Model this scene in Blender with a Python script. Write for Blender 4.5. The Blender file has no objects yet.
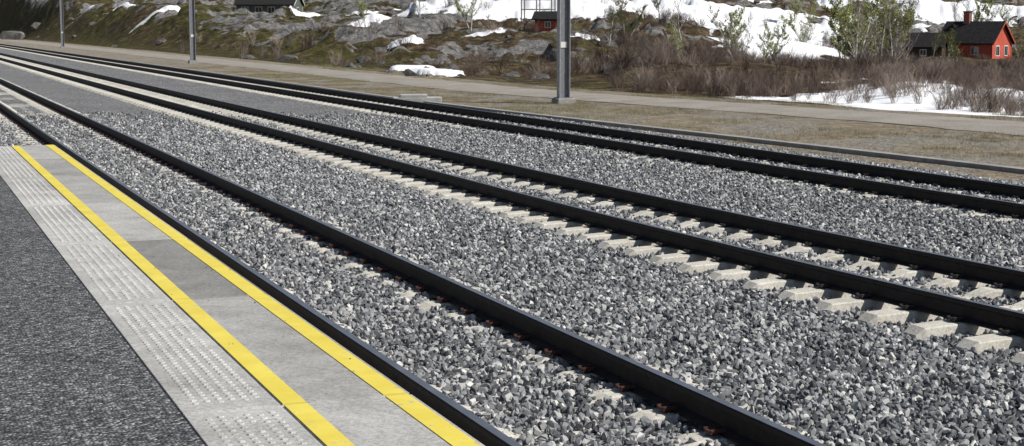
import bpy, bmesh, math, random
import numpy as np
from mathutils import Vector, Matrix
random.seed(7); rng=np.random.default_rng(11)
sc=bpy.context.scene
sc.view_settings.view_transform='Standard'; sc.view_settings.look='None'; sc.view_settings.exposure=0
AL=math.radians(21.8); sa,ca=math.sin(AL),math.cos(AL)

# ---------------------------------------------------------------- helpers
def curve_mid(s):
    s=np.asarray(s,float); t=np.maximum(0,20-s)
    return np.where(t<14,.40*(t/12)**2,.40*(14/12)**2+(t-14)*.40*2*14/144*.3)
def tw(s,d):
    return d*ca-s*sa, d*sa+s*ca
def ss(x,a,b):
    t=np.clip((np.asarray(x,float)-a)/(b-a),0,1); return t*t*(3-2*t)
def _h(ix,iy,seed):
    n=(ix.astype(np.int64)*374761393+iy.astype(np.int64)*668265263+seed*1442695041)&0xffffffff
    n=((n^(n>>13))*1274126177)&0xffffffff
    n=n^(n>>16)
    return (n&0xffff)/65535.0
def vn(x,y,seed=0):
    x=np.asarray(x,float);y=np.asarray(y,float)
    ix=np.floor(x);iy=np.floor(y);fx=x-ix;fy=y-iy
    fx=fx*fx*(3-2*fx);fy=fy*fy*(3-2*fy)
    a=_h(ix,iy,seed);b=_h(ix+1,iy,seed);c=_h(ix,iy+1,seed);d=_h(ix+1,iy+1,seed)
    return (a*(1-fx)+b*fx)*(1-fy)+(c*(1-fx)+d*fx)*fy
def fbm(x,y,seed=0,o=4):
    r=0;a=.5;t=0
    for i in range(o):
        r=r+a*vn(x*2**i+17*i,y*2**i-9*i,seed+i);t+=a;a*=.5
    return r/t
def mesh_np(name,verts,faces,mats=(),midx=None,smooth=False,parent=None,attrs=None):
    verts=np.asarray(verts,np.float32).reshape(-1,3); faces=np.asarray(faces,np.int32)
    k=faces.shape[1]; me=bpy.data.meshes.new(name)
    me.vertices.add(len(verts)); me.vertices.foreach_set('co',verts.ravel())
    me.loops.add(faces.size); me.loops.foreach_set('vertex_index',faces.ravel())
    me.polygons.add(len(faces)); me.polygons.foreach_set('loop_start',np.arange(len(faces),dtype=np.int32)*k)
    if midx is not None: me.polygons.foreach_set('material_index',np.asarray(midx,np.int32))
    me.polygons.foreach_set('use_smooth',np.full(len(faces),smooth))
    me.update(calc_edges=True); me.validate()
    for m in mats: me.materials.append(m)
    if attrs:
        for n,v in attrs.items():
            a=me.attributes.new(n,'FLOAT','POINT'); a.data.foreach_set('value',np.asarray(v,np.float32))
    ob=bpy.data.objects.new(name,me); sc.collection.objects.link(ob)
    if parent: ob.parent=parent
    return ob
def mesh_py(name,verts,faces,mats,midx=None,parent=None,link=True,smooth=False):
    me=bpy.data.meshes.new(name); me.from_pydata([tuple(v) for v in verts],[],faces)
    for m in mats: me.materials.append(m)
    if midx is not None: me.polygons.foreach_set('material_index',midx)
    if smooth: me.polygons.foreach_set('use_smooth',[True]*len(me.polygons))
    me.update(); ob=bpy.data.objects.new(name,me)
    if link: sc.collection.objects.link(ob)
    if parent: ob.parent=parent
    return ob
def empty(name,loc=(0,0,0),rz=0):
    e=bpy.data.objects.new(name,None); sc.collection.objects.link(e); e.location=loc; e.rotation_euler[2]=rz; return e
def box(name,x0,x1,y0,y1,z0,z1,mat,parent=None,bevel=0):
    v=[(x,y,z) for z in(z0,z1) for y in(y0,y1) for x in(x0,x1)]
    f=[(0,2,3,1),(4,5,7,6),(0,1,5,4),(2,6,7,3),(0,4,6,2),(1,3,7,5)]
    ob=mesh_py(name,v,f,[mat],parent=parent)
    if bevel:
        m=ob.modifiers.new('b','BEVEL');m.width=bevel;m.segments=2
    return ob

# ---------------------------------------------------------------- materials
class M:
    def __init__(s,name,rough=.8,spec=.3):
        s.m=bpy.data.materials.new(name); s.m.use_nodes=True; s.t=s.m.node_tree; s.b=s.t.nodes['Principled BSDF']
        s.b.inputs['Roughness'].default_value=rough; s.b.inputs['Specular IOR Level'].default_value=spec
        s.co=s.n('ShaderNodeTexCoord').outputs['Object']
    def n(s,t,**k):
        x=s.t.nodes.new(t)
        for a,b in k.items(): setattr(x,a,b)
        return x
    def l(s,a,b): s.t.links.new(a,b)
    def noise(s,scale,detail=4,rough=.6,co=None,dist=0):
        x=s.n('ShaderNodeTexNoise'); x.inputs['Scale'].default_value=scale; x.inputs['Detail'].default_value=detail
        x.inputs['Roughness'].default_value=rough; x.inputs['Distortion'].default_value=dist
        s.l(co or s.co,x.inputs['Vector']); return x.outputs['Fac']
    def vor(s,scale,feature='F1'):
        x=s.n('ShaderNodeTexVoronoi',feature=feature); x.inputs['Scale'].default_value=scale; s.l(s.co,x.inputs['Vector']); return x
    def ramp(s,f,stops,interp='LINEAR'):
        x=s.n('ShaderNodeValToRGB'); e=x.color_ramp.elements; x.color_ramp.interpolation=interp
        while len(e)<len(stops): e.new(.5)
        for i,(p,c) in enumerate(stops):
            e[i].position=p; e[i].color=(c if len(c)==4 else (*c,1)) if not isinstance(c,(int,float)) else (c,c,c,1)
        s.l(f,x.inputs['Fac']); return x.outputs['Color']
    def mix(s,f,a,b,mode='MIX'):
        x=s.n('ShaderNodeMix',data_type='RGBA',blend_type=mode)
        for v,i in((f,0),(a,6),(b,7)):
            if hasattr(v,'is_linked'): s.l(v,x.inputs[i])
            elif i==0: x.inputs[0].default_value=v
            else: x.inputs[i].default_value=(*v,1)
        return x.outputs[2]
    def math(s,op,a,b=0.,clamp=False):
        x=s.n('ShaderNodeMath',operation=op,use_clamp=clamp)
        for v,i in((a,0),(b,1)):
            if hasattr(v,'is_linked'): s.l(v,x.inputs[i])
            else: x.inputs[i].default_value=v
        return x.outputs[0]
    def attr(s,name):
        x=s.n('ShaderNodeAttribute'); x.attribute_name=name; return x.outputs['Fac']
    def col(s,c):
        if hasattr(c,'is_linked'): s.l(c,s.b.inputs['Base Color'])
        else: s.b.inputs['Base Color'].default_value=(*c,1)
    def bump(s,h,dist,strength=1):
        x=s.n('ShaderNodeBump'); x.inputs['Distance'].default_value=dist; x.inputs['Strength'].default_value=strength
        s.l(h,x.inputs['Height']); s.l(x.outputs['Normal'],s.b.inputs['Normal'])
def simple(name,c,c2=None,scale=5,rough=.8,metal=0,bump=0,spec=.3):
    m=M(name,rough,spec); c2=c2 or tuple(x*.7 for x in c)
    n=m.noise(scale); m.col(m.ramp(n,[(.35,c2),(.65,c)])); m.b.inputs['Metallic'].default_value=metal
    if bump: m.bump(n,bump)
    return m.m

# stones
m=M('ballast_stone',.66,.4)
r=m.n('ShaderNodeObjectInfo').outputs['Random']
c=m.ramp(r,[(0,(.07,.073,.08)),(.35,(.16,.165,.175)),(.65,(.30,.305,.31)),(.87,(.46,.46,.45)),(1,(.72,.70,.66))])
c=m.mix(.6,c,m.ramp(m.noise(60),[(.35,(.5,.5,.5)),(.65,(1.15,1.15,1.15))]),'MULTIPLY')
m.col(c); mat_stone=m.m
m=M('ballast_bed',.95,.1)
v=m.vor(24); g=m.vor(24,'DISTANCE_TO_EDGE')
sep=m.n('ShaderNodeSeparateColor'); m.l(v.outputs['Color'],sep.inputs[0])
c=m.ramp(sep.outputs[0],[(0,(.11,.112,.12)),(.35,(.23,.232,.24)),(.8,(.39,.39,.385)),(1,(.58,.57,.55))])
c=m.mix(.8,c,m.ramp(g.outputs['Distance'],[(0,.2),(.13,1.)]),'MULTIPLY')  # cell edges darkened: shadow in the gaps between stones, painted into the colour
c=m.mix(.5,c,m.ramp(m.noise(.35),[(.35,(.75,.75,.75)),(.65,(1.1,1.1,1.1))]),'MULTIPLY')
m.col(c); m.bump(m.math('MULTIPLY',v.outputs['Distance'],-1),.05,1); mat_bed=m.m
# asphalt
m=M('asphalt',.9,.25)
v=m.vor(62); sep=m.n('ShaderNodeSeparateColor'); m.l(v.outputs['Color'],sep.inputs[0])
c=m.ramp(sep.outputs[0],[(0,(.032,.034,.037)),(.5,(.10,.102,.107)),(.85,(.22,.22,.225)),(1,(.42,.41,.40))])
c=m.mix(.8,c,m.ramp(m.noise(1.2,5),[(.35,(.85,.85,.85)),(.65,(1.2,1.2,1.2))]),'MULTIPLY')
m.col(c); m.bump(m.math('ADD',m.math('MULTIPLY',v.outputs['Distance'],-1),m.noise(30)),.016); mat_asph=m.m
# concrete
def conc(name,a,b,k=1.):
    a=tuple(x*k for x in a); b=tuple(x*k for x in b)
    m=M(name,.85,.25); c=m.ramp(m.noise(3,7,.7),[(.3,a),(.7,b)])
    c=m.mix(.7,c,m.ramp(m.noise(45,4,.7),[(.35,(.6,.6,.6)),(.6,(1.08,1.08,1.08))]),'MULTIPLY')
    c=m.mix(.6,c,m.ramp(m.noise(1.1,6,.75,dist=1),[(.35,(.68,.66,.64)),(.6,(1.05,1.05,1.05))]),'MULTIPLY')
    m.col(c); m.bump(m.noise(90,3),.003); return m.m
slabs=[conc(f'concrete_slab_{q}',(.36,.355,.335),(.50,.495,.47),k) for q,k in enumerate((1.08,.94,.62,.83))]
tacts=[conc(f'tactile_concrete_{q}',(.45,.445,.425),(.60,.59,.565),k) for q,k in enumerate((1.02,.93,.83))]
mat_grout=conc('pale_grout',(.5,.49,.46),(.62,.61,.58))
mat_sleeper=conc('sleeper_concrete',(.55,.52,.45),(.75,.72,.64))
mat_trough=conc('trough_concrete',(.28,.27,.26),(.42,.41,.39))
m=M('yellow_paint',.65,.3)
n=m.noise(14,6,.75); w=m.ramp(n,[(.33,(1,1,1)),(.41,(0,0,0))])
c=m.mix(w,m.ramp(m.noise(4,5),[(.3,(.68,.54,.07)),(.7,(.80,.67,.12))]),(.45,.43,.33)); m.col(c); mat_yel=m.m
# rails
m=M('rail_steel_side',.7,.3); m.col(m.ramp(m.noise(12,5),[(.3,(.013,.011,.010)),(.7,(.038,.028,.023))])); mat_rail=m.m
m=M('rail_running_surface',.42,.5); m.col(m.ramp(m.noise(5,5),[(.3,(.34,.34,.36)),(.7,(.48,.49,.53))])); m.b.inputs['Metallic'].default_value=.9; mat_railtop=m.m
mat_clip=simple('rusty_clip',(.13,.055,.042),(.05,.028,.024),30,.75)
mat_clipd=simple('dark_clip',(.06,.05,.045),(.03,.027,.025),30,.75)
mat_galv=simple('galvanised_steel',(.46,.47,.48),(.34,.35,.36),8,.5,.3)
mat_galvd=simple('dull_galvanised_steel',(.24,.25,.27),(.17,.18,.195),8,.6,.3)
# road
m=M('gravel_road',.95,.1)
c=m.ramp(m.noise(.6,8,.7),[(.3,(.27,.245,.21)),(.7,(.42,.39,.345))]); c=m.mix(.6,c,m.ramp(m.noise(12,5,.75),[(.3,.55),(.7,1.1)]),'MULTIPLY')
m.col(c); m.bump(m.noise(14,5),.04); mat_road=m.m
# terrain
m=M('terrain_heath',.95,.1)
n1=m.noise(.11,6,.65); n2=m.noise(.9,7,.7); n3=m.noise(5,5,.7)
heath=m.ramp(n2,[(.30,(.016,.012,.009)),(.44,(.055,.040,.025)),(.56,(.12,.088,.052)),(.72,(.28,.22,.14))])
green=m.ramp(n2,[(.3,(.020,.019,.008)),(.5,(.072,.066,.024)),(.7,(.17,.155,.055))])
gf=m.math('ADD',n1,m.attr('green'))
c=m.mix(m.ramp(gf,[(.50,0.),(.64,1.)]),heath,green)
rockc=m.ramp(m.noise(1.3,8,.8,dist=.6),[(.28,(.02,.02,.02)),(.42,(.12,.118,.114)),(.66,(.38,.365,.345))])
rf=m.math('ADD',m.attr('rock'),m.math('MULTIPLY',m.math('SUBTRACT',n2,.5),1.4))
c=m.mix(m.ramp(rf,[(.47,0.),(.54,1.)]),c,rockc)
earth=m.ramp(m.noise(1.6,8,.75),[(.25,(.15,.118,.078)),(.5,(.32,.265,.19)),(.72,(.47,.41,.32))])
grav=m.ramp(m.noise(9,5,.75),[(.3,(.18,.165,.14)),(.7,(.46,.43,.375))])
earth=m.mix(m.ramp(m.noise(.35,5),[(.42,0.),(.60,1.)]),earth,grav)
ef=m.math('ADD',m.attr('earth'),m.math('MULTIPLY',m.math('SUBTRACT',n3,.5),.8))
c=m.mix(m.ramp(ef,[(.45,0.),(.55,1.)]),c,earth)
sf=m.math('ADD',m.attr('snow'),m.math('MULTIPLY',m.math('SUBTRACT',n2,.5),.5))
snow=m.ramp(m.noise(.5,5),[(.3,(.78,.79,.81)),(.7,(.90,.905,.92))])
sm=m.ramp(sf,[(.49,0.),(.52,1.)])
c=m.mix(sm,c,snow)
m.col(c)
bh=m.math('ADD',m.math('MULTIPLY',n2,.7),m.math('MULTIPLY',n3,.25))
inv=m.math('SUBTRACT',1.,sm); m.bump(m.math('MULTIPLY',bh,inv),.8,1.); mat_ter=m.m
m=M('boulder_rock',.9,.2); c=m.ramp(m.noise(1.2,8,.8,dist=.5),[(.3,(.04,.039,.037)),(.5,(.15,.146,.138)),(.68,(.34,.33,.31))]); m.col(c); m.bump(m.noise(1.5,8,.8),.35); mat_bould=m.m
m=M('birch_bark',.8); m.col(m.ramp(m.noise(9,3),[(.36,(.08,.07,.065)),(.48,(.62,.60,.56))])); mat_bark=m.m
mat_twig=simple('birch_twigs',(.27,.22,.185),(.15,.12,.10),4)
mat_leaf=simple('young_leaves',(.36,.40,.12),(.22,.25,.07),3)
m=M('shrub_twigs',.85); m.col(m.ramp(m.n('ShaderNodeObjectInfo').outputs['Random'],[(0,(.075,.050,.042)),(.6,(.17,.125,.10)),(1,(.36,.30,.25))])); mat_shrub=m.m
m=M('dry_grass',.9); m.col(m.ramp(m.n('ShaderNodeObjectInfo').outputs['Random'],[(0,(.18,.15,.08)),(.7,(.36,.31,.19)),(1,(.16,.18,.07))])); mat_grass=m.m
def boards(name,a,b):
    m=M(name,.75); w=m.n('ShaderNodeTexWave'); w.inputs['Scale'].default_value=4; w.inputs['Distortion'].default_value=0
    m.l(m.co,w.inputs['Vector']); c=m.mix(.5,m.ramp(m.noise(2),[(.3,a),(.7,b)]),m.ramp(w.outputs['Fac'],[(0,.45),(.2,1.)]),'MULTIPLY'); m.col(c); return m.m
mat_red=boards('red_boards',(.46,.08,.05),(.58,.125,.08))
mat_brownb=boards('brown_boards',(.05,.035,.025),(.09,.06,.045))
mat_greenb=boards('green_boards',(.08,.10,.08),(.13,.15,.125))
mat_roof=simple('dark_roof_felt',(.035,.033,.034),(.02,.02,.021),3,.95,0,0,.1)
mat_white=simple('white_trim',(.78,.77,.74),(.65,.64,.6),4,.6)
mat_glass=simple('window_glass',(.03,.035,.04),(.02,.02,.025),1,.1,0,0,.6)
mat_brick=simple('chimney_brick',(.3,.12,.09),(.2,.08,.06),8)
mat_wood=simple('grey_timber',(.25,.22,.18),(.15,.13,.11),6)
mat_redp=simple('red_paint',(.5,.04,.03),(.4,.03,.03),8,.5)

# ---------------------------------------------------------------- terrain
def road_d(s): return 27.9-3.9*ss(s,28,65)
SN=[ # world ellipses X,Y,rx,ry,rot
 (2,178,15,16,.1),(13,186,22,17,.2),(-8,195,7,12,0),
 (30,210,17,15,.5),(43,226,22,14,.2),(27,158,6.5,27,-.15),(22.3,130,4.2,16,0),(35,190,9,18,0),
 (-4.3,87,1.5,3.5,.3),(-6.3,94,1.5,4,0),(22,66,8,16,-.3),(16,222,30,14,0),
 (-50,222,6,2.6,0),(60,290,20,12,0),(74,250,14,12,0),(-75,300,12,4,0),
 (-27,196,3,2.4,0),(-14,158,2.4,2.2,.3),(-20,222,6,3,.2),(-3,142,3,2,0),(6,146,2.5,2,0),(-62,262,6,3,0),(-9,132,1.8,2,0)]
PADS=[(-38,240,9,18,2.9),(-41.2,266,8.5,13,3.7),(53.4,180,7.5,12,-1.55),(47.4,178,4,8,-1.6)]
def height(X,Y):
    X=np.asarray(X,float);Y=np.asarray(Y,float)
    d=X*ca+Y*sa; s=-X*sa+Y*ca; R=np.hypot(X,Y)
    rd=road_d(s)
    Yb=104+82*ss(X,6,56)
    slope=.036+.030*ss(X,-35,10)+.014*ss(X,20,60)
    t=Y-Yb; rise=slope*np.where(t>0,t,0)*1.0
    off=ss(d,rd+3,rd+14)
    z=-.25+off*(rise-1.0*ss(d,35,75)*ss(X,2,30))
    amp=off*(.46+.62*ss(t,-25,40))*(1-.5*ss(X,14,30)*ss(Y,190,160))
    n=fbm(X/17,Y/17,3,5); ter=n*7; tf=np.floor(ter); tt=ter-tf; ter=(tf+ss(tt,.36,.62))/7
    z=z+amp*((ter-.5)*5.8+(fbm(X/4,Y/4,9,4)-.5)*1.6+(fbm(X/1.2,Y/1.2,19,3)-.5)*.5)
    z=z+off*(1-ss(t,-25,40))*(fbm(X/6,Y/6,29,3)-.5)*.7
    z=z+.0009*np.maximum(0,R-330)**1.45*ss(d,35,130)
    for (px,py,r0,r1,pz) in PADS:
        k=ss(np.hypot(X-px,Y-py),r1,r0); z=z*(1-k)+(pz+.35*(fbm(X/4,Y/4,9,4)-.5))*k
    # other sides of the valley, mountains at the end of the line
    z=z+ss(s,560,900)*45*ss(R,500,1000)*(.6+.8*fbm(X/120,Y/120,40,4))
    z=z+ss(-d,60,400)*45*(.5+fbm(X/90,Y/90,44,4))
    z=z+ss(-s,150,700)*35*(.5+fbm(X/90,Y/90,45,4))
    z=z+.03*(fbm(X/1.5,Y/1.5,5,3)-.5)*(1-off)
    return z
def masks(X,Y):
    d=X*ca+Y*sa; s=-X*sa+Y*ca; rd=road_d(s)
    wx=X+8*(fbm(X/9,Y/9,60,4)-.5); wy=Y+18*(fbm(X/9,Y/9,61,4)-.5)
    near=ss(Y,170,110)
    wx=X*near+wx*(1-near)+near*2.2*(fbm(X/2.5,Y/2.5,60,4)-.5); wy=Y*near+wy*(1-near)+near*4*(fbm(X/2.5,Y/2.5,61,4)-.5)
    sn=np.zeros_like(X)
    for (a,b,rx,ry,ro) in SN:
        u=(wx-a)*math.cos(ro)+(wy-b)*math.sin(ro); v=-(wx-a)*math.sin(ro)+(wy-b)*math.cos(ro)
        q=np.sqrt((u/rx)**2+(v/ry)**2); sn=np.maximum(sn,np.clip(1-.5*q,0,1))
    dd=d+3.5*(fbm(X/4,Y/4,70,4)-.5)
    band=np.minimum(np.clip((dd-rd-3.3)/1.5,0,1),np.clip((rd+12-dd)/2,0,1))*ss(s,60,46)
    sn=np.maximum(sn,band)*ss(d,rd+2.6,rd+3.6)
    f=fbm(X/28,Y/28,80,5); sn=np.maximum(sn,.95*ss(f,.58,.68)*ss(Y,200,300)*ss(X,-20,10))
    n=fbm(X/17,Y/17,3,5)*7; tt=n-np.floor(n)
    steep=ss(tt,.28,.38)*ss(tt,.72,.62)
    sn=sn*(1-.35*steep*ss(sn,.75,.55))
    off=ss(d,rd+6,rd+14)
    rock=off*np.clip(.20+.55*steep*ss(Y,80,130)+1.2*(fbm(X/11,Y/11,90,4)-.5),0,1)*(1-.45*ss(X,8,25)*ss(Y,200,150))
    rock=rock+off*.12*ss(X,4,-8)
    earth=ss(d,rd+4.5,rd+3)
    green=.10*ss(X,5,-20)-.06*ss(X,0,20)
    return sn,rock,earth,green
fr=np.radians(np.arange(-24,24.001,.055)); rest=np.radians(np.arange(27,333.1,3))
ang=np.concatenate([fr,rest]); na=len(ang)
R1=2*1.05**np.arange(0,56); R1=R1[R1<30]; R2=30*1.0085**np.arange(0,330); R2=R2[R2<460]; R3=460*1.035**np.arange(0,62)
rad=np.concatenate([R1,R2,R3]); nr=len(rad)
A,RR=np.meshgrid(ang,rad); X=RR*np.sin(A); Y=RR*np.cos(A); Z=height(X,Y); sn,rk,ea,gr=masks(X,Y)
Z=Z+.45*ss(sn,.45,.7)*ss(Y,60,100)
V=np.stack([X,Y,Z],-1).reshape(-1,3); V=np.vstack([V,[[0,0,-.25]]])
i=np.arange(nr-1)[:,None]*na; j=np.arange(na)[None,:]; j2=(j+1)%na
F=np.stack([i+j,i+na+j,i+na+j2,i+j2],-1).reshape(-1,4)[:,::-1]
z0=lambda a,e=0:np.append(a.ravel(),e)
gnd=mesh_np('ground_terrain',V,F,[mat_ter],smooth=True,attrs={'snow':z0(sn),'rock':z0(rk),'earth':z0(ea,1),'green':z0(gr)})

def strip(name,ds,zs,s0,s1,n,mat,parent=None,dfun=None,smooth=True,geo=1.0):
    t=np.linspace(0,1,n)**geo; S=s0+(s1-s0)*t
    ds=np.asarray(ds,float); D=ds[None,:]+(dfun(S)[:,None] if dfun else 0*S[:,None]); Sg=np.repeat(S[:,None],len(ds),1)
    if name=='gravel_road':
        for c_,sd in((0,7),(len(ds)-1,8)): D[:,c_]+=.7*(fbm(S/2.2,0*S+sd,7+sd,4)-.5)
    x,y=tw(Sg,D); z=np.repeat(np.asarray(zs,float)[None,:],n,0)
    if name=='ballast': z=z+.035*(fbm(x/1.3,y/1.3,33,3)-.5)
    V=np.stack([x,y,z],-1).reshape(-1,3); k=len(ds)
    i=np.arange(n-1)[:,None]*k; j=np.arange(k-1)[None,:]
    F=np.stack([i+j,i+j+1,i+k+j+1,i+k+j],-1).reshape(-1,4)
    return mesh_np(name,V,F,[mat],smooth=smooth,parent=parent)
strip('gravel_road',[-1.9,-1.2,0,1.2,1.9],[-.235,-.19,-.17,-.19,-.235],-40,480,1200,mat_road,dfun=road_d)

# ---------------------------------------------------------------- ballast
T1,T2,T3=3.75,8.55,13.93
bd=[-6,1.9,2.3,3.0,3.75,4.5,5.3,6.2,7.0,7.25,7.8,8.15,8.55,8.95,9.4,9.9,10.6,11.6,12.5,13.2,13.93,14.7,15.4,16.2,17.2,17.9]
bz=[-.12,-.1,-.045,-.035,-.045,-.035,-.03,-.07,-.07,-.085,-.085,-.075,-.06,-.075,-.075,-.06,-.08,-.09,-.04,-.03,-.035,-.03,-.03,-.06,-.20,-.28]
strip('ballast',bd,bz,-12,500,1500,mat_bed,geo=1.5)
def bal_z(d): return np.interp(d,bd,bz)

def rocks(prefix,n,mat,k=14,flat=.75):
    col=bpy.data.collections.new(prefix)
    for q in range(n):
        bm=bmesh.new(); rr=random.Random(q+91)
        ax=(1,rr.uniform(.6,.95),rr.uniform(.5,flat))
        for _ in range(k):
            v=Vector((rr.gauss(0,1),rr.gauss(0,1),rr.gauss(0,1))).normalized()*rr.uniform(.82,1)
            bm.verts.new((v.x*ax[0],v.y*ax[1],v.z*ax[2]))
        h=bmesh.ops.convex_hull(bm,input=bm.verts)
        bad=[g for g in h['geom_interior'] if isinstance(g,bmesh.types.BMVert)]
        if bad: bmesh.ops.delete(bm,geom=bad,context='VERTS')
        me=bpy.data.meshes.new(f'{prefix}_{q}'); bm.to_mesh(me); bm.free(); me.materials.append(mat)
        col.objects.link(bpy.data.objects.new(f'{prefix}_{q}',me))
    return col
def scatter(name,P,scl,rot,idx,col):
    me=bpy.data.meshes.new(name); n=len(P); me.vertices.add(n); me.vertices.foreach_set('co',np.asarray(P,np.float32).ravel())
    a=me.attributes.new('scl','FLOAT','POINT'); a.data.foreach_set('value',np.asarray(scl,np.float32))
    a=me.attributes.new('rot','FLOAT_VECTOR','POINT'); a.data.foreach_set('vector',np.asarray(rot,np.float32).ravel())
    a=me.attributes.new('idx','INT','POINT'); a.data.foreach_set('value',np.asarray(idx,np.int32))
    ob=bpy.data.objects.new(name,me); sc.collection.objects.link(ob)
    g=bpy.data.node_groups.new('scatter_'+name,'GeometryNodeTree')
    g.interface.new_socket('Geometry',in_out='INPUT',socket_type='NodeSocketGeometry')
    g.interface.new_socket('Geometry',in_out='OUTPUT',socket_type='NodeSocketGeometry')
    N=g.nodes.new; gi=N('NodeGroupInput'); go=N('NodeGroupOutput'); ip=N('GeometryNodeInstanceOnPoints'); ci=N('GeometryNodeCollectionInfo')
    ci.inputs['Collection'].default_value=col; ci.inputs['Separate Children'].default_value=True; ci.inputs['Reset Children'].default_value=True
    def na_(t,nm):
        x=N('GeometryNodeInputNamedAttribute'); x.data_type=t; x.inputs['Name'].default_value=nm
        return [o for o in x.outputs if o.enabled and o.name=='Attribute'][0]
    L=g.links.new
    L(gi.outputs[0],ip.inputs['Points']); L(ci.outputs[0],ip.inputs['Instance']); ip.inputs['Pick Instance'].default_value=True
    L(na_('INT','idx'),ip.inputs['Instance Index']); L(na_('FLOAT_VECTOR','rot'),ip.inputs['Rotation']); L(na_('FLOAT','scl'),ip.inputs['Scale'])
    L(ip.outputs[0],go.inputs[0])
    md=ob.modifiers.new('scatter','NODES'); md.node_group=g
    return ob
SP=.6
def gen_stones():
    Ps=[];Sc=[]
    for (ya,yb,dens,r0,r1) in [(3,15,700,.019,.050),(15,26,500,.024,.052),(26,46,265,.030,.056)]:
        w=.36*yb+2.5; n=int(dens*2*w*(yb-ya)); x=rng.uniform(-w,w,n); y=rng.uniform(ya,yb,n)
        d=x*ca+y*sa; s=-x*sa+y*ca; dt=d; cm=curve_mid(s)
        ok=(np.abs(x)<.36*y+2.5)&(d<17.6)&((dt>2.15)|(s>22.8))&(dt>-4)
        if yb>40: ok&=rng.random(n)<1-ss(y,34,46)
        for T,cc in((T1,0),(T2,cm),(T3,0)):
            for e in(-.75,.75): ok&=np.abs(dt-cc-T-e)>.10
        ph=np.abs((s/SP)-np.round(s/SP))*SP
        u=rng.random(n)
        q=np.abs(dt-T2-cm); ok&=~((ph<.125)&(q<1.31)&(q>.42)&(u>np.where(dt>T2+cm+.8,.8,.05)))
        ok&=~((ph<.12)&(q<=.42)&(u>.75))
        q=np.abs(dt-T1); ok&=~((ph<.11)&(q<1.28)&(q>.45)&(u>.80))
        x,y,dt=x[ok],y[ok],dt[ok]; r=r0+(r1-r0)*rng.random(len(x))**1.4
        z=bal_z(dt)+.035*(fbm(x/1.3,y/1.3,33,3)-.5)+rng.uniform(-.004,.026,len(x))+r*.15
        Ps.append(np.stack([x,y,z],-1)); Sc.append(r)
    # grit dropped on the platform edge
    n=260; s=rng.uniform(5,PE-.2,n); d=1.1+rng.random(n)**.6*.98; x,y=tw(s,d); r=.002+.006*rng.random(n)**3
    Ps.append(np.stack([x,y,np.full(n,PZ)+r*.6],-1)); Sc.append(r)
    P=np.vstack(Ps); S=np.concatenate(Sc); n=len(P)
    scatter('ballast_stones',P,S,rng.uniform(0,6.28,(n,3)),rng.integers(0,12,n),rocks('ballast_stone',12,mat_stone,13,.8))
    print('stones',n)
PE=22.6; PZ=.75
gen_stones()

# ---------------------------------------------------------------- tracks
prof=[(-.075,0),(-.075,.012),(-.012,.032),(-.010,.120),(-.036,.134),(-.036,.160),(-.028,.171),(.028,.171),(.036,.160),(.036,.134),(.010,.120),(.012,.032),(.075,.012),(.075,0)]
def rail(name,d0,s1,parent,cf):
    S=np.concatenate([np.arange(-12,60,.5),np.arange(60,s1,3)]); n=len(S); k=len(prof)
    pd=np.array([p[0] for p in prof]); pz=np.array([p[1] for p in prof])+.010
    D=d0+pd[None,:]+cf(S)[:,None]; x,y=tw(np.repeat(S[:,None],k,1),D)
    V=np.stack([x,y,np.repeat(pz[None,:],n,0)],-1).reshape(-1,3)
    i=np.arange(n-1)[:,None]*k; j=np.arange(k)[None,:]; j2=(j+1)%k
    F=np.stack([i+j,i+j2,i+k+j2,i+k+j],-1).reshape(-1,4)[:,::-1]
    mi=np.tile(np.array([1 if q==6 else 0 for q in range(k)]),n-1)
    return mesh_np(name,V,F,[mat_rail,mat_railtop],mi,parent=parent)
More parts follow.
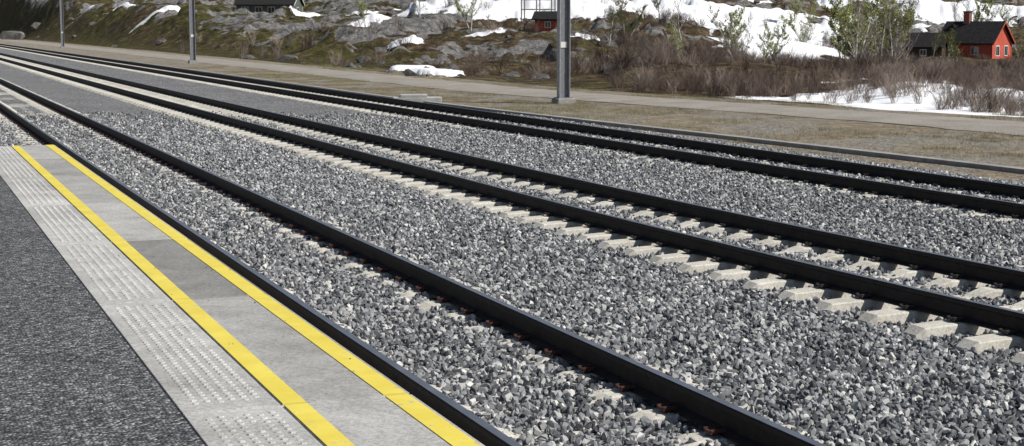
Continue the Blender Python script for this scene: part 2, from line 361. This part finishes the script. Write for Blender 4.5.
def track(T,s1,cf,mclip):
    e=empty('railway_track')
    rail('rail_a',T-.75,s1,e,cf); rail('rail_b',T+.75,s1,e,cf)
    us=[-1.30,-1.22,-1.0,-.50,-.30,.30,.50,1.0,1.22,1.30]; zt=[-.06,-.004,.006,.006,-.045,-.045,.006,.006,-.004,-.06]; wt=[.09,.10,.105,.105,.085,.085,.105,.105,.10,.09]
    sv=[]
    for u,z,w in zip(us,zt,wt): sv+=[(u,-w-.035,-.2),(u,-w,z-.012),(u,-w+.012,z),(u,w-.012,z),(u,w,z-.012),(u,w+.035,-.2)]
    sf=[]
    for a in range(len(us)-1):
        for b in range(5): sf.append((a*6+b,a*6+b+1,a*6+6+b+1,a*6+6+b))
    sv=np.array(sv); sf=np.array(sf)
    n=len(us); caps=[(0,1,4,5),(1,2,3,4),((n-1)*6+5,(n-1)*6+4,(n-1)*6+1,(n-1)*6),((n-1)*6+4,(n-1)*6+3,(n-1)*6+2,(n-1)*6+1)]
    sf=np.vstack([sf,caps])
    def rep(name,sv,sf,ss_,mat,jit=0):
        Vs=[];Fs=[]
        for q,s in enumerate(ss_):
            sk=random.uniform(-jit,jit)
            ds=sv[:,1]+s+sk+sv[:,0]*random.uniform(-jit,jit); dd=sv[:,0]+T+float(cf(s))+random.uniform(-jit,jit)
            x,y=tw(ds,dd); Vs.append(np.stack([x,y,sv[:,2]],-1)); Fs.append(sf+q*len(sv))
        return mesh_np(name,np.vstack(Vs),np.vstack(Fs),[mat],parent=e)
    rep('sleepers',sv,sf,np.arange(int(-10/SP),int(min(s1,300)/SP))*SP,mat_sleeper,.012)
    cv=[];cfc=[]
    def bx(x0,x1,y0,y1,z0,z1):
        b=len(cv)
        for z in(z0,z1):
            for y in(y0,y1):
                for x in(x0,x1): cv.append((x,y,z))
        for f in[(0,2,3,1),(4,5,7,6),(0,1,5,4),(2,6,7,3),(0,4,6,2),(1,3,7,5)]: cfc.append(tuple(b+i for i in f))
    for rx in(-.75,.75):
        for sg in(-1,1):
            a,b=sorted((rx+sg*.085,rx+sg*.125)); bx(a,b,-.03,.03,.006,.045)
            a,b=sorted((rx+sg*.045,rx+sg*.15)); bx(a,b,-.045,-.032,.03,.052); bx(a,b,.032,.045,.03,.052)
            a,b=sorted((rx+sg*.135,rx+sg*.15)); bx(a,b,-.045,.045,.025,.045)
    rep('rail_clips',np.array(cv),np.array(cfc),np.arange(-5,100)*SP,mclip)
    return e
zero=lambda s:0.*np.asarray(s,float)
track(T1,330,zero,mat_clip); track(T2,480,curve_mid,mat_clipd); track(T3,480,zero,mat_clipd)

# ---------------------------------------------------------------- platform
pl=empty('station_platform'); pl.rotation_euler[2]=AL
def rot_box(name,d0,d1,s0,s1,z0,z1,mat,bev=0): return box(name,d0,d1,s0,s1,z0,z1,mat,pl,bev)
rot_box('asphalt_deck',-7,1.088,-12,PE,-.3,PZ-.004,mat_asph)
rot_box('platform_wall',1.10,2.04,-12,PE-.02,-.3,PZ-.09,mat_trough)
rot_box('joint_bed',1.10,2.09,-11.9,PE-.03,PZ-.089,PZ-.006,mat_grout)
js=[6.5-2.78*k for k in range(6,0,-1)]+[6.5,9.33,12.1,14.85,17.6,20.2,PE]
stone_tone=[0,1,3,0,1,0,1,2,0,1,3,0]
for k in range(len(js)-1):
    a,b=js[k]+.014,js[k+1]-.014
    for h in range(2):
        a2=a+(b-a)*h/2+(.004 if h else 0); b2=a+(b-a)*(h+1)/2-(.004 if not h else 0)
        rot_box(f'tactile_slab_{k}_{h}',1.095,1.515,a2,b2,PZ-.085,PZ,tacts[(k*2+h*5+k//3)%3],.004)
    rot_box(f'edge_slab_{k}',1.523,2.11,a,b,PZ-.085,PZ,slabs[stone_tone[k]],.004)
    rot_box(f'inner_line_{k}',1.528,1.63,a,b,PZ-.002,PZ+.004,mat_yel)
    rot_box(f'outer_line_{k}',1.985,2.09,a,b,PZ-.002,PZ+.004,mat_yel)
base=[];nx=6
for q,(r,z) in enumerate([(.017,0),(.012,.006)]):
    for k in range(nx): base.append((r*math.cos(k*6.283/nx),r*math.sin(k*6.283/nx),z))
base=np.array(base); bf=[(k,(k+1)%nx,nx+(k+1)%nx,nx+k) for k in range(nx)]+[(6,7,8,9),(6,9,10,11)]
bf=np.array(bf); Vs=[];Fs=[];c=0
for s in np.arange(0,PE-.1,.06):
    if min(abs(s-j) for j in js)<.10: continue
    for q,d in enumerate(np.arange(1.175,1.50,.055)):
        if random.random()<.02: continue
        Vs.append(base*np.array([1,1,random.uniform(.6,1.1)])+np.array([d,s+(.03 if q%2 else 0),PZ])); Fs.append(bf+c*12); c+=1
mesh_np('tactile_domes',np.vstack(Vs),np.vstack(Fs),[tacts[0]],parent=pl)

# ---------------------------------------------------------------- lineside
strip('cable_trough',[-.13,-.13,.13,.13],[-.26,-.16,-.16,-.26],-10,300,400,mat_trough,dfun=lambda s:19.4-2.1*ss(s,12,58),smooth=False)
def mast(s,d,h=8.8):
    x,y=tw(s,d); e=empty('catenary_mast',(x,y,-.2),AL)
    box('base',-.33,.33,-.30,.30,-.3,.14,mat_trough,e,.03); box('plate',-.26,.26,-.22,.22,.14,.17,mat_galvd,e)
    box('flange_left',-.20,-.18,-.13,.13,.17,h,mat_galv,e); box('flange_right',.18,.20,-.13,.13,.17,h,mat_galv,e)
    box('web',-.18,.18,-.008,.008,.17,h,mat_galvd,e)
    box('number_plate',-.12,.12,-.03,-.015,1.9,2.1,mat_white,e)
    box('cantilever_tube',-5.3,-.20,-.03,.03,7.3,7.36,mat_galv,e); box('cantilever_low',-4.9,-.20,-.025,.025,6.3,6.35,mat_galv,e)
    box('steady_arm',-4.9,-4.86,-.02,.02,6.355,7.295,mat_galv,e)
for s in(49.9,118,212): mast(s,21.9 if s<60 else 21.3)
x,y=tw(52,17.2); e=empty('concrete_slab_stack',(x,y,-.10),.1)
box('lower_slab',-.85,.85,-.45,.45,-.12,.07,slabs[0],e,.02); box('upper_slab',-.6,.35,-.38,.35,.075,.17,slabs[0],e,.02)
x,y=tw(31.5,14.95); e=empty('red_rail_marker',(x,y,0),AL); box('plate',-.05,.05,-.25,.25,.0,.09,mat_redp,e,.01); box('foot',-.03,.03,-.05,.05,-.06,.0,mat_galvd,e)

# ---------------------------------------------------------------- buildings
def H(x,y): return float(height(np.array([x]),np.array([y]))[0])
def cabin(name,X0,Y0,z,rz,L,W,he,hr,mw,mr,win_side,win_gable,chim=None,found=.5,trim=True):
    e=empty(name,(X0,Y0,z),rz)
    a,b=L/2,W/2
    v=[(-a,-b,0),(a,-b,0),(a,b,0),(-a,b,0),(-a,-b,he),(a,-b,he),(a,b,he),(-a,b,he),(-a,0,hr),(a,0,hr)]
    f=[(0,1,5,4),(2,3,7,6),(1,2,6,9,5),(3,0,4,8,7),(0,3,2,1)]
    mesh_py('walls',v,f,[mw],parent=e)
    box('foundation',-a+.05,a-.05,-b+.05,b-.05,-found-1,-.01,mat_trough,e)
    o=.35;t=.14; k=(hr-he)/b
    def slope(nm,sg):
        y1=sg*(b+o); z1=he-o*k
        vv=[(-a-o,0,hr+.02),(a+o,0,hr+.02),(a+o,y1,z1+.02),(-a-o,y1,z1+.02)]; vv+= [(x,y,z+t) for x,y,z in vv]
        mesh_py(nm,vv,[(0,1,2,3),(7,6,5,4),(0,4,5,1),(1,5,6,2),(2,6,7,3),(3,7,4,0)],[mr],parent=e)
    slope('roof_front',-1); slope('roof_back',1)
    mt=mat_white if trim else mw
    for sg in(-1,1):
        y1=sg*(b+o); z1=he-o*k
        vv=[(a+o+.01,0,hr-.06),(a+o+.01,y1,z1-.06),(a+o+.01,y1,z1+.1),(a+o+.01,0,hr+.1)]; vv+=[(x+.04,y,z) for x,y,z in vv]
        mesh_py('bargeboard',vv,[(0,1,2,3),(7,6,5,4),(0,4,5,1),(1,5,6,2),(2,6,7,3),(3,7,4,0)],[mt],parent=e)
    for sx,x1 in((-a,-a-.03),(a,a+.03)):
        for y1 in(-b,b): box('corner_board',min(sx,x1)-.04,max(sx,x1)+.04,y1-.05,y1+.05,0,he,mt,e)
    for q,(u,zc,w,h) in enumerate(win_side):
        box(f'frame_s{q}',u-w/2-.08,u+w/2+.08,-b-.05,-b-.002,zc-h/2-.08,zc+h/2+.08,mat_white,e)
        for g in(-1,1): box(f'pane_s{q}',u+(-w/2 if g<0 else .03),u+(-.03 if g<0 else w/2),-b-.06,-b-.051,zc-h/2,zc+h/2,mat_glass,e)
    for q,(u,zc,w,h) in enumerate(win_gable):
        box(f'frame_g{q}',a+.002,a+.05,u-w/2-.1,u+w/2+.1,zc-h/2-.1,zc+h/2+.1,mat_white,e)
        for g in(-1,1): box(f'pane_g{q}',a+.051,a+.06,u+(-w/2 if g<0 else .03),u+(-.03 if g<0 else w/2),zc-h/2,zc+h/2,mat_glass,e)
    if chim: box('chimney',chim-.35,chim+.35,-.35,.35,hr-.6,hr+1.2,mat_brick,e); box('chimney_cap',chim-.42,chim+.42,-.42,.42,hr+1.2,hr+1.32,mat_roof,e)
    return e
cabin('red_house',53.4,180,-1.6,math.radians(-42),6.5,5.0,2.4,4.6,mat_red,mat_roof,[(-1.5,1.4,.8,.8),(1.2,1.4,.8,.8)],[(-1.1,1.4,.8,1.0),(1.1,1.4,.8,1.0)],chim=-1.0,trim=False)
cabin('brown_shed',47.2,178,-1.6,math.radians(-25),4.0,3,2.0,3.3,mat_brownb,mat_roof,[(0,1.2,.6,.6)],[],trim=False)
cabin('green_cabin',-41.2,266,3.85,math.radians(-8),9.8,6,2.5,4.4,mat_greenb,mat_roof,[(-3.4,1.45,1.1,1.1),(-1.0,1.45,1.1,1.1),(1.2,1.45,1.1,1.1),(3.5,1.45,1.1,1.1)],[(0,1.4,1,1)],chim=1)
zc=H(3.4,160)
cabin('red_hut',3.9,160,zc-.1,math.radians(-15),2.6,2,1.6,2.2,mat_red,mat_roof,[(0,1.0,.5,.5)],[],found=.8,trim=False)
e=empty('timber_tower',(2.7,161.5,zc-.5),.2)
for ix in(-1.6,0,1.6):
    for iy in(-.8,.8): box('post',ix-.05,ix+.05,iy-.05,iy+.05,0,6.5,mat_wood,e)
for k in range(6):
    for iy in(-.86,.86): box('rail',-1.65,1.65,iy-.02,iy+.02,.9+k,1.0+k,mat_wood,e)

# ---------------------------------------------------------------- vegetation
def tube(V,Fc,MI,p0,p1,r0,r1,mi,k=4):
    d=(p1-p0)
    if d.length<1e-6: return
    d.normalize(); a=d.orthogonal().normalized(); b=d.cross(a); n=len(V)
    for p,r in((p0,r0),(p1,r1)):
        for q in range(k):
            t=q*6.283/k; V.append(p+a*math.cos(t)*r+b*math.sin(t)*r)
    for q in range(k): Fc.append((n+q,n+(q+1)%k,n+k+(q+1)%k,n+k+q)); MI.append(mi)
def birch_mesh(seed,h,leafy):
    R=random.Random(seed); V=[];Fc=[];MI=[]
    def leaf(p):
        s=R.uniform(.025,.05); a=Vector((R.gauss(0,1),R.gauss(0,1),R.gauss(0,1))).normalized()*s; b=a.orthogonal().normalized()*s*.8
        n=len(V); V.extend([p-a-b,p+a-b,p+a+b,p-a+b]); Fc.append((n,n+1,n+2,n+3)); MI.append(2)
    def br(p,d,l,r,dep):
        seg=5 if dep==0 else 3
        for q in range(seg):
            d2=(d+Vector((R.gauss(0,.13),R.gauss(0,.13),R.gauss(0,.08)+.05*(dep>0)))).normalized()
            p2=p+d2*(l/seg); r2=r*(1-.85*(q+1)/seg)+.004; rr=r*(1-.85*q/seg)+.004
            tube(V,Fc,MI,p,p2,rr,r2,0 if dep==0 or (dep==1 and rr>.012) else 1,5 if dep==0 else 3)
            if dep<3:
                m={0:3,1:2,2:2}[dep]
                if dep==0 and q==0: m=0
                for _ in range(m):
                    t=R.random(); pb=p.lerp(p2,t); az=R.uniform(0,6.28); up=R.uniform(.5,1.2)
                    nd=(Vector((math.cos(az),math.sin(az),up))+d2*.5).normalized()
                    br(pb,nd,l*R.uniform(.28,.45)*(1 if dep else 1-.1*q),max(rr*.4,.004),dep+1)
            if dep>=2 and leafy:
                for _ in range(leafy):
                    if R.random()<.5: leaf(p.lerp(p2,R.random())+Vector((R.gauss(0,.05),R.gauss(0,.05),R.gauss(0,.05))))
            p,d=p2,d2
    for _ in range(R.choice([1,2,2,3])):
        az=R.uniform(0,6.28); br(Vector((R.gauss(0,.12),R.gauss(0,.12),-.1)),Vector((math.cos(az)*.2,math.sin(az)*.2,1)).normalized(),h*R.uniform(.75,1),.06*h/5,0)
    me=bpy.data.meshes.new('birch'); me.from_pydata([tuple(v) for v in V],[],Fc)
    for m_ in(mat_bark,mat_twig,mat_leaf): me.materials.append(m_)
    me.polygons.foreach_set('material_index',MI); me.update(); return me
BM=[birch_mesh(s,5.6,l) for s,l in((1,1),(2,2),(3,0),(4,1),(5,2),(6,1),(7,0),(8,2))]
spots=[(22,100,.95),(25,112,1.1),(19.5,88,.8),(27,118,1.15),(28.5,122,1),(31,128,1.05),(23.5,96,.8),(33,140,1.1),(36,147,1),
 (26,110,.8),(63,186,1.1),(66,190,1),(58,195,1.2),(68,200,1.2),(50,198,1.2),(44,198,1.1),(38,176,1),
 (17,120,.8),(14,128,.9),(12,112,.6),(20,140,.9),(8,130,.7),(4,120,.6),(-4,150,.8),(36,200,1.1),(15,160,.9),(-10,170,.9),(30,160,1),(24,84,.5),
 (21,94,.8),(24.5,104,.9),(23,108,1),(29,124,1),(16,100,.6),(33,134,.8),(30.5,126,.9),(27.5,112,.8),
 (61,188,1.2),(55,192,1.2),(47,190,1.1),(41,185,1),(64,182,.9),(42,166,.7),(46,170,.6),(60,176,.6),(56,172,.45),(19,130,.8),(10,138,.8),(-14,150,.6),(18,108,.7)]
for k,(x,y,s_) in enumerate(spots):
    o=bpy.data.objects.new('birch_tree',BM[k%8]); sc.collection.objects.link(o); o.location=(x,y,H(x,y)-.05); o.scale=(s_,)*3; o.rotation_euler[2]=k*1.7
def shrub_obj(seed,mat,h,n,name,r=.006,sub=4):
    R=random.Random(seed); V=[];Fc=[];MI=[]
    for _ in range(n):
        az=R.uniform(0,6.28); sp=R.uniform(.1,.9); d=Vector((math.cos(az)*sp,math.sin(az)*sp,1)).normalized(); p=Vector((R.gauss(0,.15),R.gauss(0,.15),-.05)); l=h*R.uniform(.5,1)
        for q in range(3):
            d=(d+Vector((R.gauss(0,.15),R.gauss(0,.15),.03))).normalized(); p2=p+d*l/3
            tube(V,Fc,MI,p,p2,r*(1-.28*q),r*(.72-.28*q)+.001,0,3)
            for _ in range(sub if q else 1):
                dd=(d+Vector((R.gauss(0,.5),R.gauss(0,.5),R.gauss(0,.3)))).normalized(); tube(V,Fc,MI,p.lerp(p2,R.random()),p2+dd*l*.25,r*.6,.002,0,3)
            p=p2
    return mesh_py(name,V,Fc,[mat],link=False)
colS=bpy.data.collections.new('shrub_sources')
for k in range(5): colS.objects.link(shrub_obj(k+50,mat_shrub,1.1,(14,20,26,18,30)[k],f'shrub_{k}',.008))
P=[];S=[]
tries=0
while len(P)<2800 and tries<260000:
    tries+=1
    y=random.uniform(40,230); x=random.uniform(-.3*y,.36*y); d=x*ca+y*sa; s=-x*sa+y*ca
    if d<float(road_d(s))+4.5: continue
    az=x/y
    w=(.10+.9*float(ss(az,.03,.12)))*float(ss(y,215,135)); n=float(fbm(np.array([x/7.]),np.array([y/7.]),201,4)[0])
    w*=float(ss(n,.42,.58))
    if abs((x-26.5)+.15*(y-160))<7.5 and y>112: w*=.08
    if d<float(road_d(s))+14 and az>.17: w*=.30
    if random.random()>w: continue
    if math.hypot(x-54,y-178)<7: continue
    P.append((x,y,H(x,y))); S.append((.45+.9*random.random()**1.6)*(.75 if y<80 or az>.25 else 1))
n=len(P); rot=np.zeros((n,3)); rot[:,2]=rng.uniform(0,6.28,n)
scatter('shrub_thicket',P,S,rot,rng.integers(0,5,n),colS); print('shrubs',n)
P=[];S=[]
while len(P)<900:
    y=random.uniform(80,330); x=random.uniform(-.36*y,.36*y); d=x*ca+y*sa; s=-x*sa+y*ca
    if d<float(road_d(s))+4: continue
    if x<-25 and random.random()<.5: continue
    sz=.16+.85*random.random()**5; P.append((x,y,H(x,y)+sz*.02)); S.append(sz)
for (x,y,sz) in((-5.6,86,.55),(-3.6,90,.7),(-5.2,92,.6),(-7.2,97,.8),(-112,350,3.2),(-105,345,2.2)): P.append((x,y,H(x,y)+sz*.2)); S.append(sz)
n=len(P); rot=np.zeros((n,3)); rot[:,2]=rng.uniform(0,6.28,n); rot[:,0]=rng.uniform(-.3,.3,n)
scatter('boulders',P,S,rot,rng.integers(0,8,n),rocks('boulder',8,mat_bould,20,.6))
colG=bpy.data.collections.new('grass_sources')
for k in range(3): colG.objects.link(shrub_obj(k+80,mat_grass,.16,26,f'tuft_{k}',.003,0))
P=[];S=[]
while len(P)<6000:
    s=random.uniform(5,110); lo=17.9; hi=float(road_d(s))-2.1
    if random.random()<.3: lo=float(road_d(s))+2.1; hi=lo+3
    if hi<=lo: continue
    d=random.uniform(lo,hi); x,y=tw(s,d)
    if fbm(np.array([x/2.]),np.array([y/2.]),301,3)[0]<.5: continue
    P.append((x,y,-.25)); S.append(random.uniform(.4,1.1))
n=len(P); rot=np.zeros((n,3)); rot[:,2]=rng.uniform(0,6.28,n)
scatter('dry_grass',P,S,rot,rng.integers(0,3,n),colG)

# ---------------------------------------------------------------- light / sky / camera
w=bpy.data.worlds.new('World'); sc.world=w; w.use_nodes=True; nt=w.node_tree; bg=nt.nodes['Background']
sk=nt.nodes.new('ShaderNodeTexSky'); sk.sky_type='NISHITA'; sk.sun_disc=False; sk.sun_elevation=math.radians(46); sk.sun_rotation=math.radians(108)
nt.links.new(sk.outputs[0],bg.inputs[0]); bg.inputs[1].default_value=.06
L=bpy.data.lights.new('sun','SUN'); L.energy=5.0; L.angle=math.radians(.5); L.color=(1,.965,.91)
so=bpy.data.objects.new('sun',L); sc.collection.objects.link(so)
el,az=math.radians(46),math.radians(18)
v=Vector((math.cos(el)*math.cos(az),-math.cos(el)*math.sin(az),math.sin(el))); so.rotation_euler=v.to_track_quat('Z','Y').to_euler()
cam=bpy.data.cameras.new('camera'); co=bpy.data.objects.new('camera',cam); sc.collection.objects.link(co); sc.camera=co
cam.sensor_width=36; cam.lens=54.5; cam.clip_end=6000; cam.clip_start=.1
co.location=(0,0,2.38); co.rotation_euler=(math.radians(90-7.17),0,0)
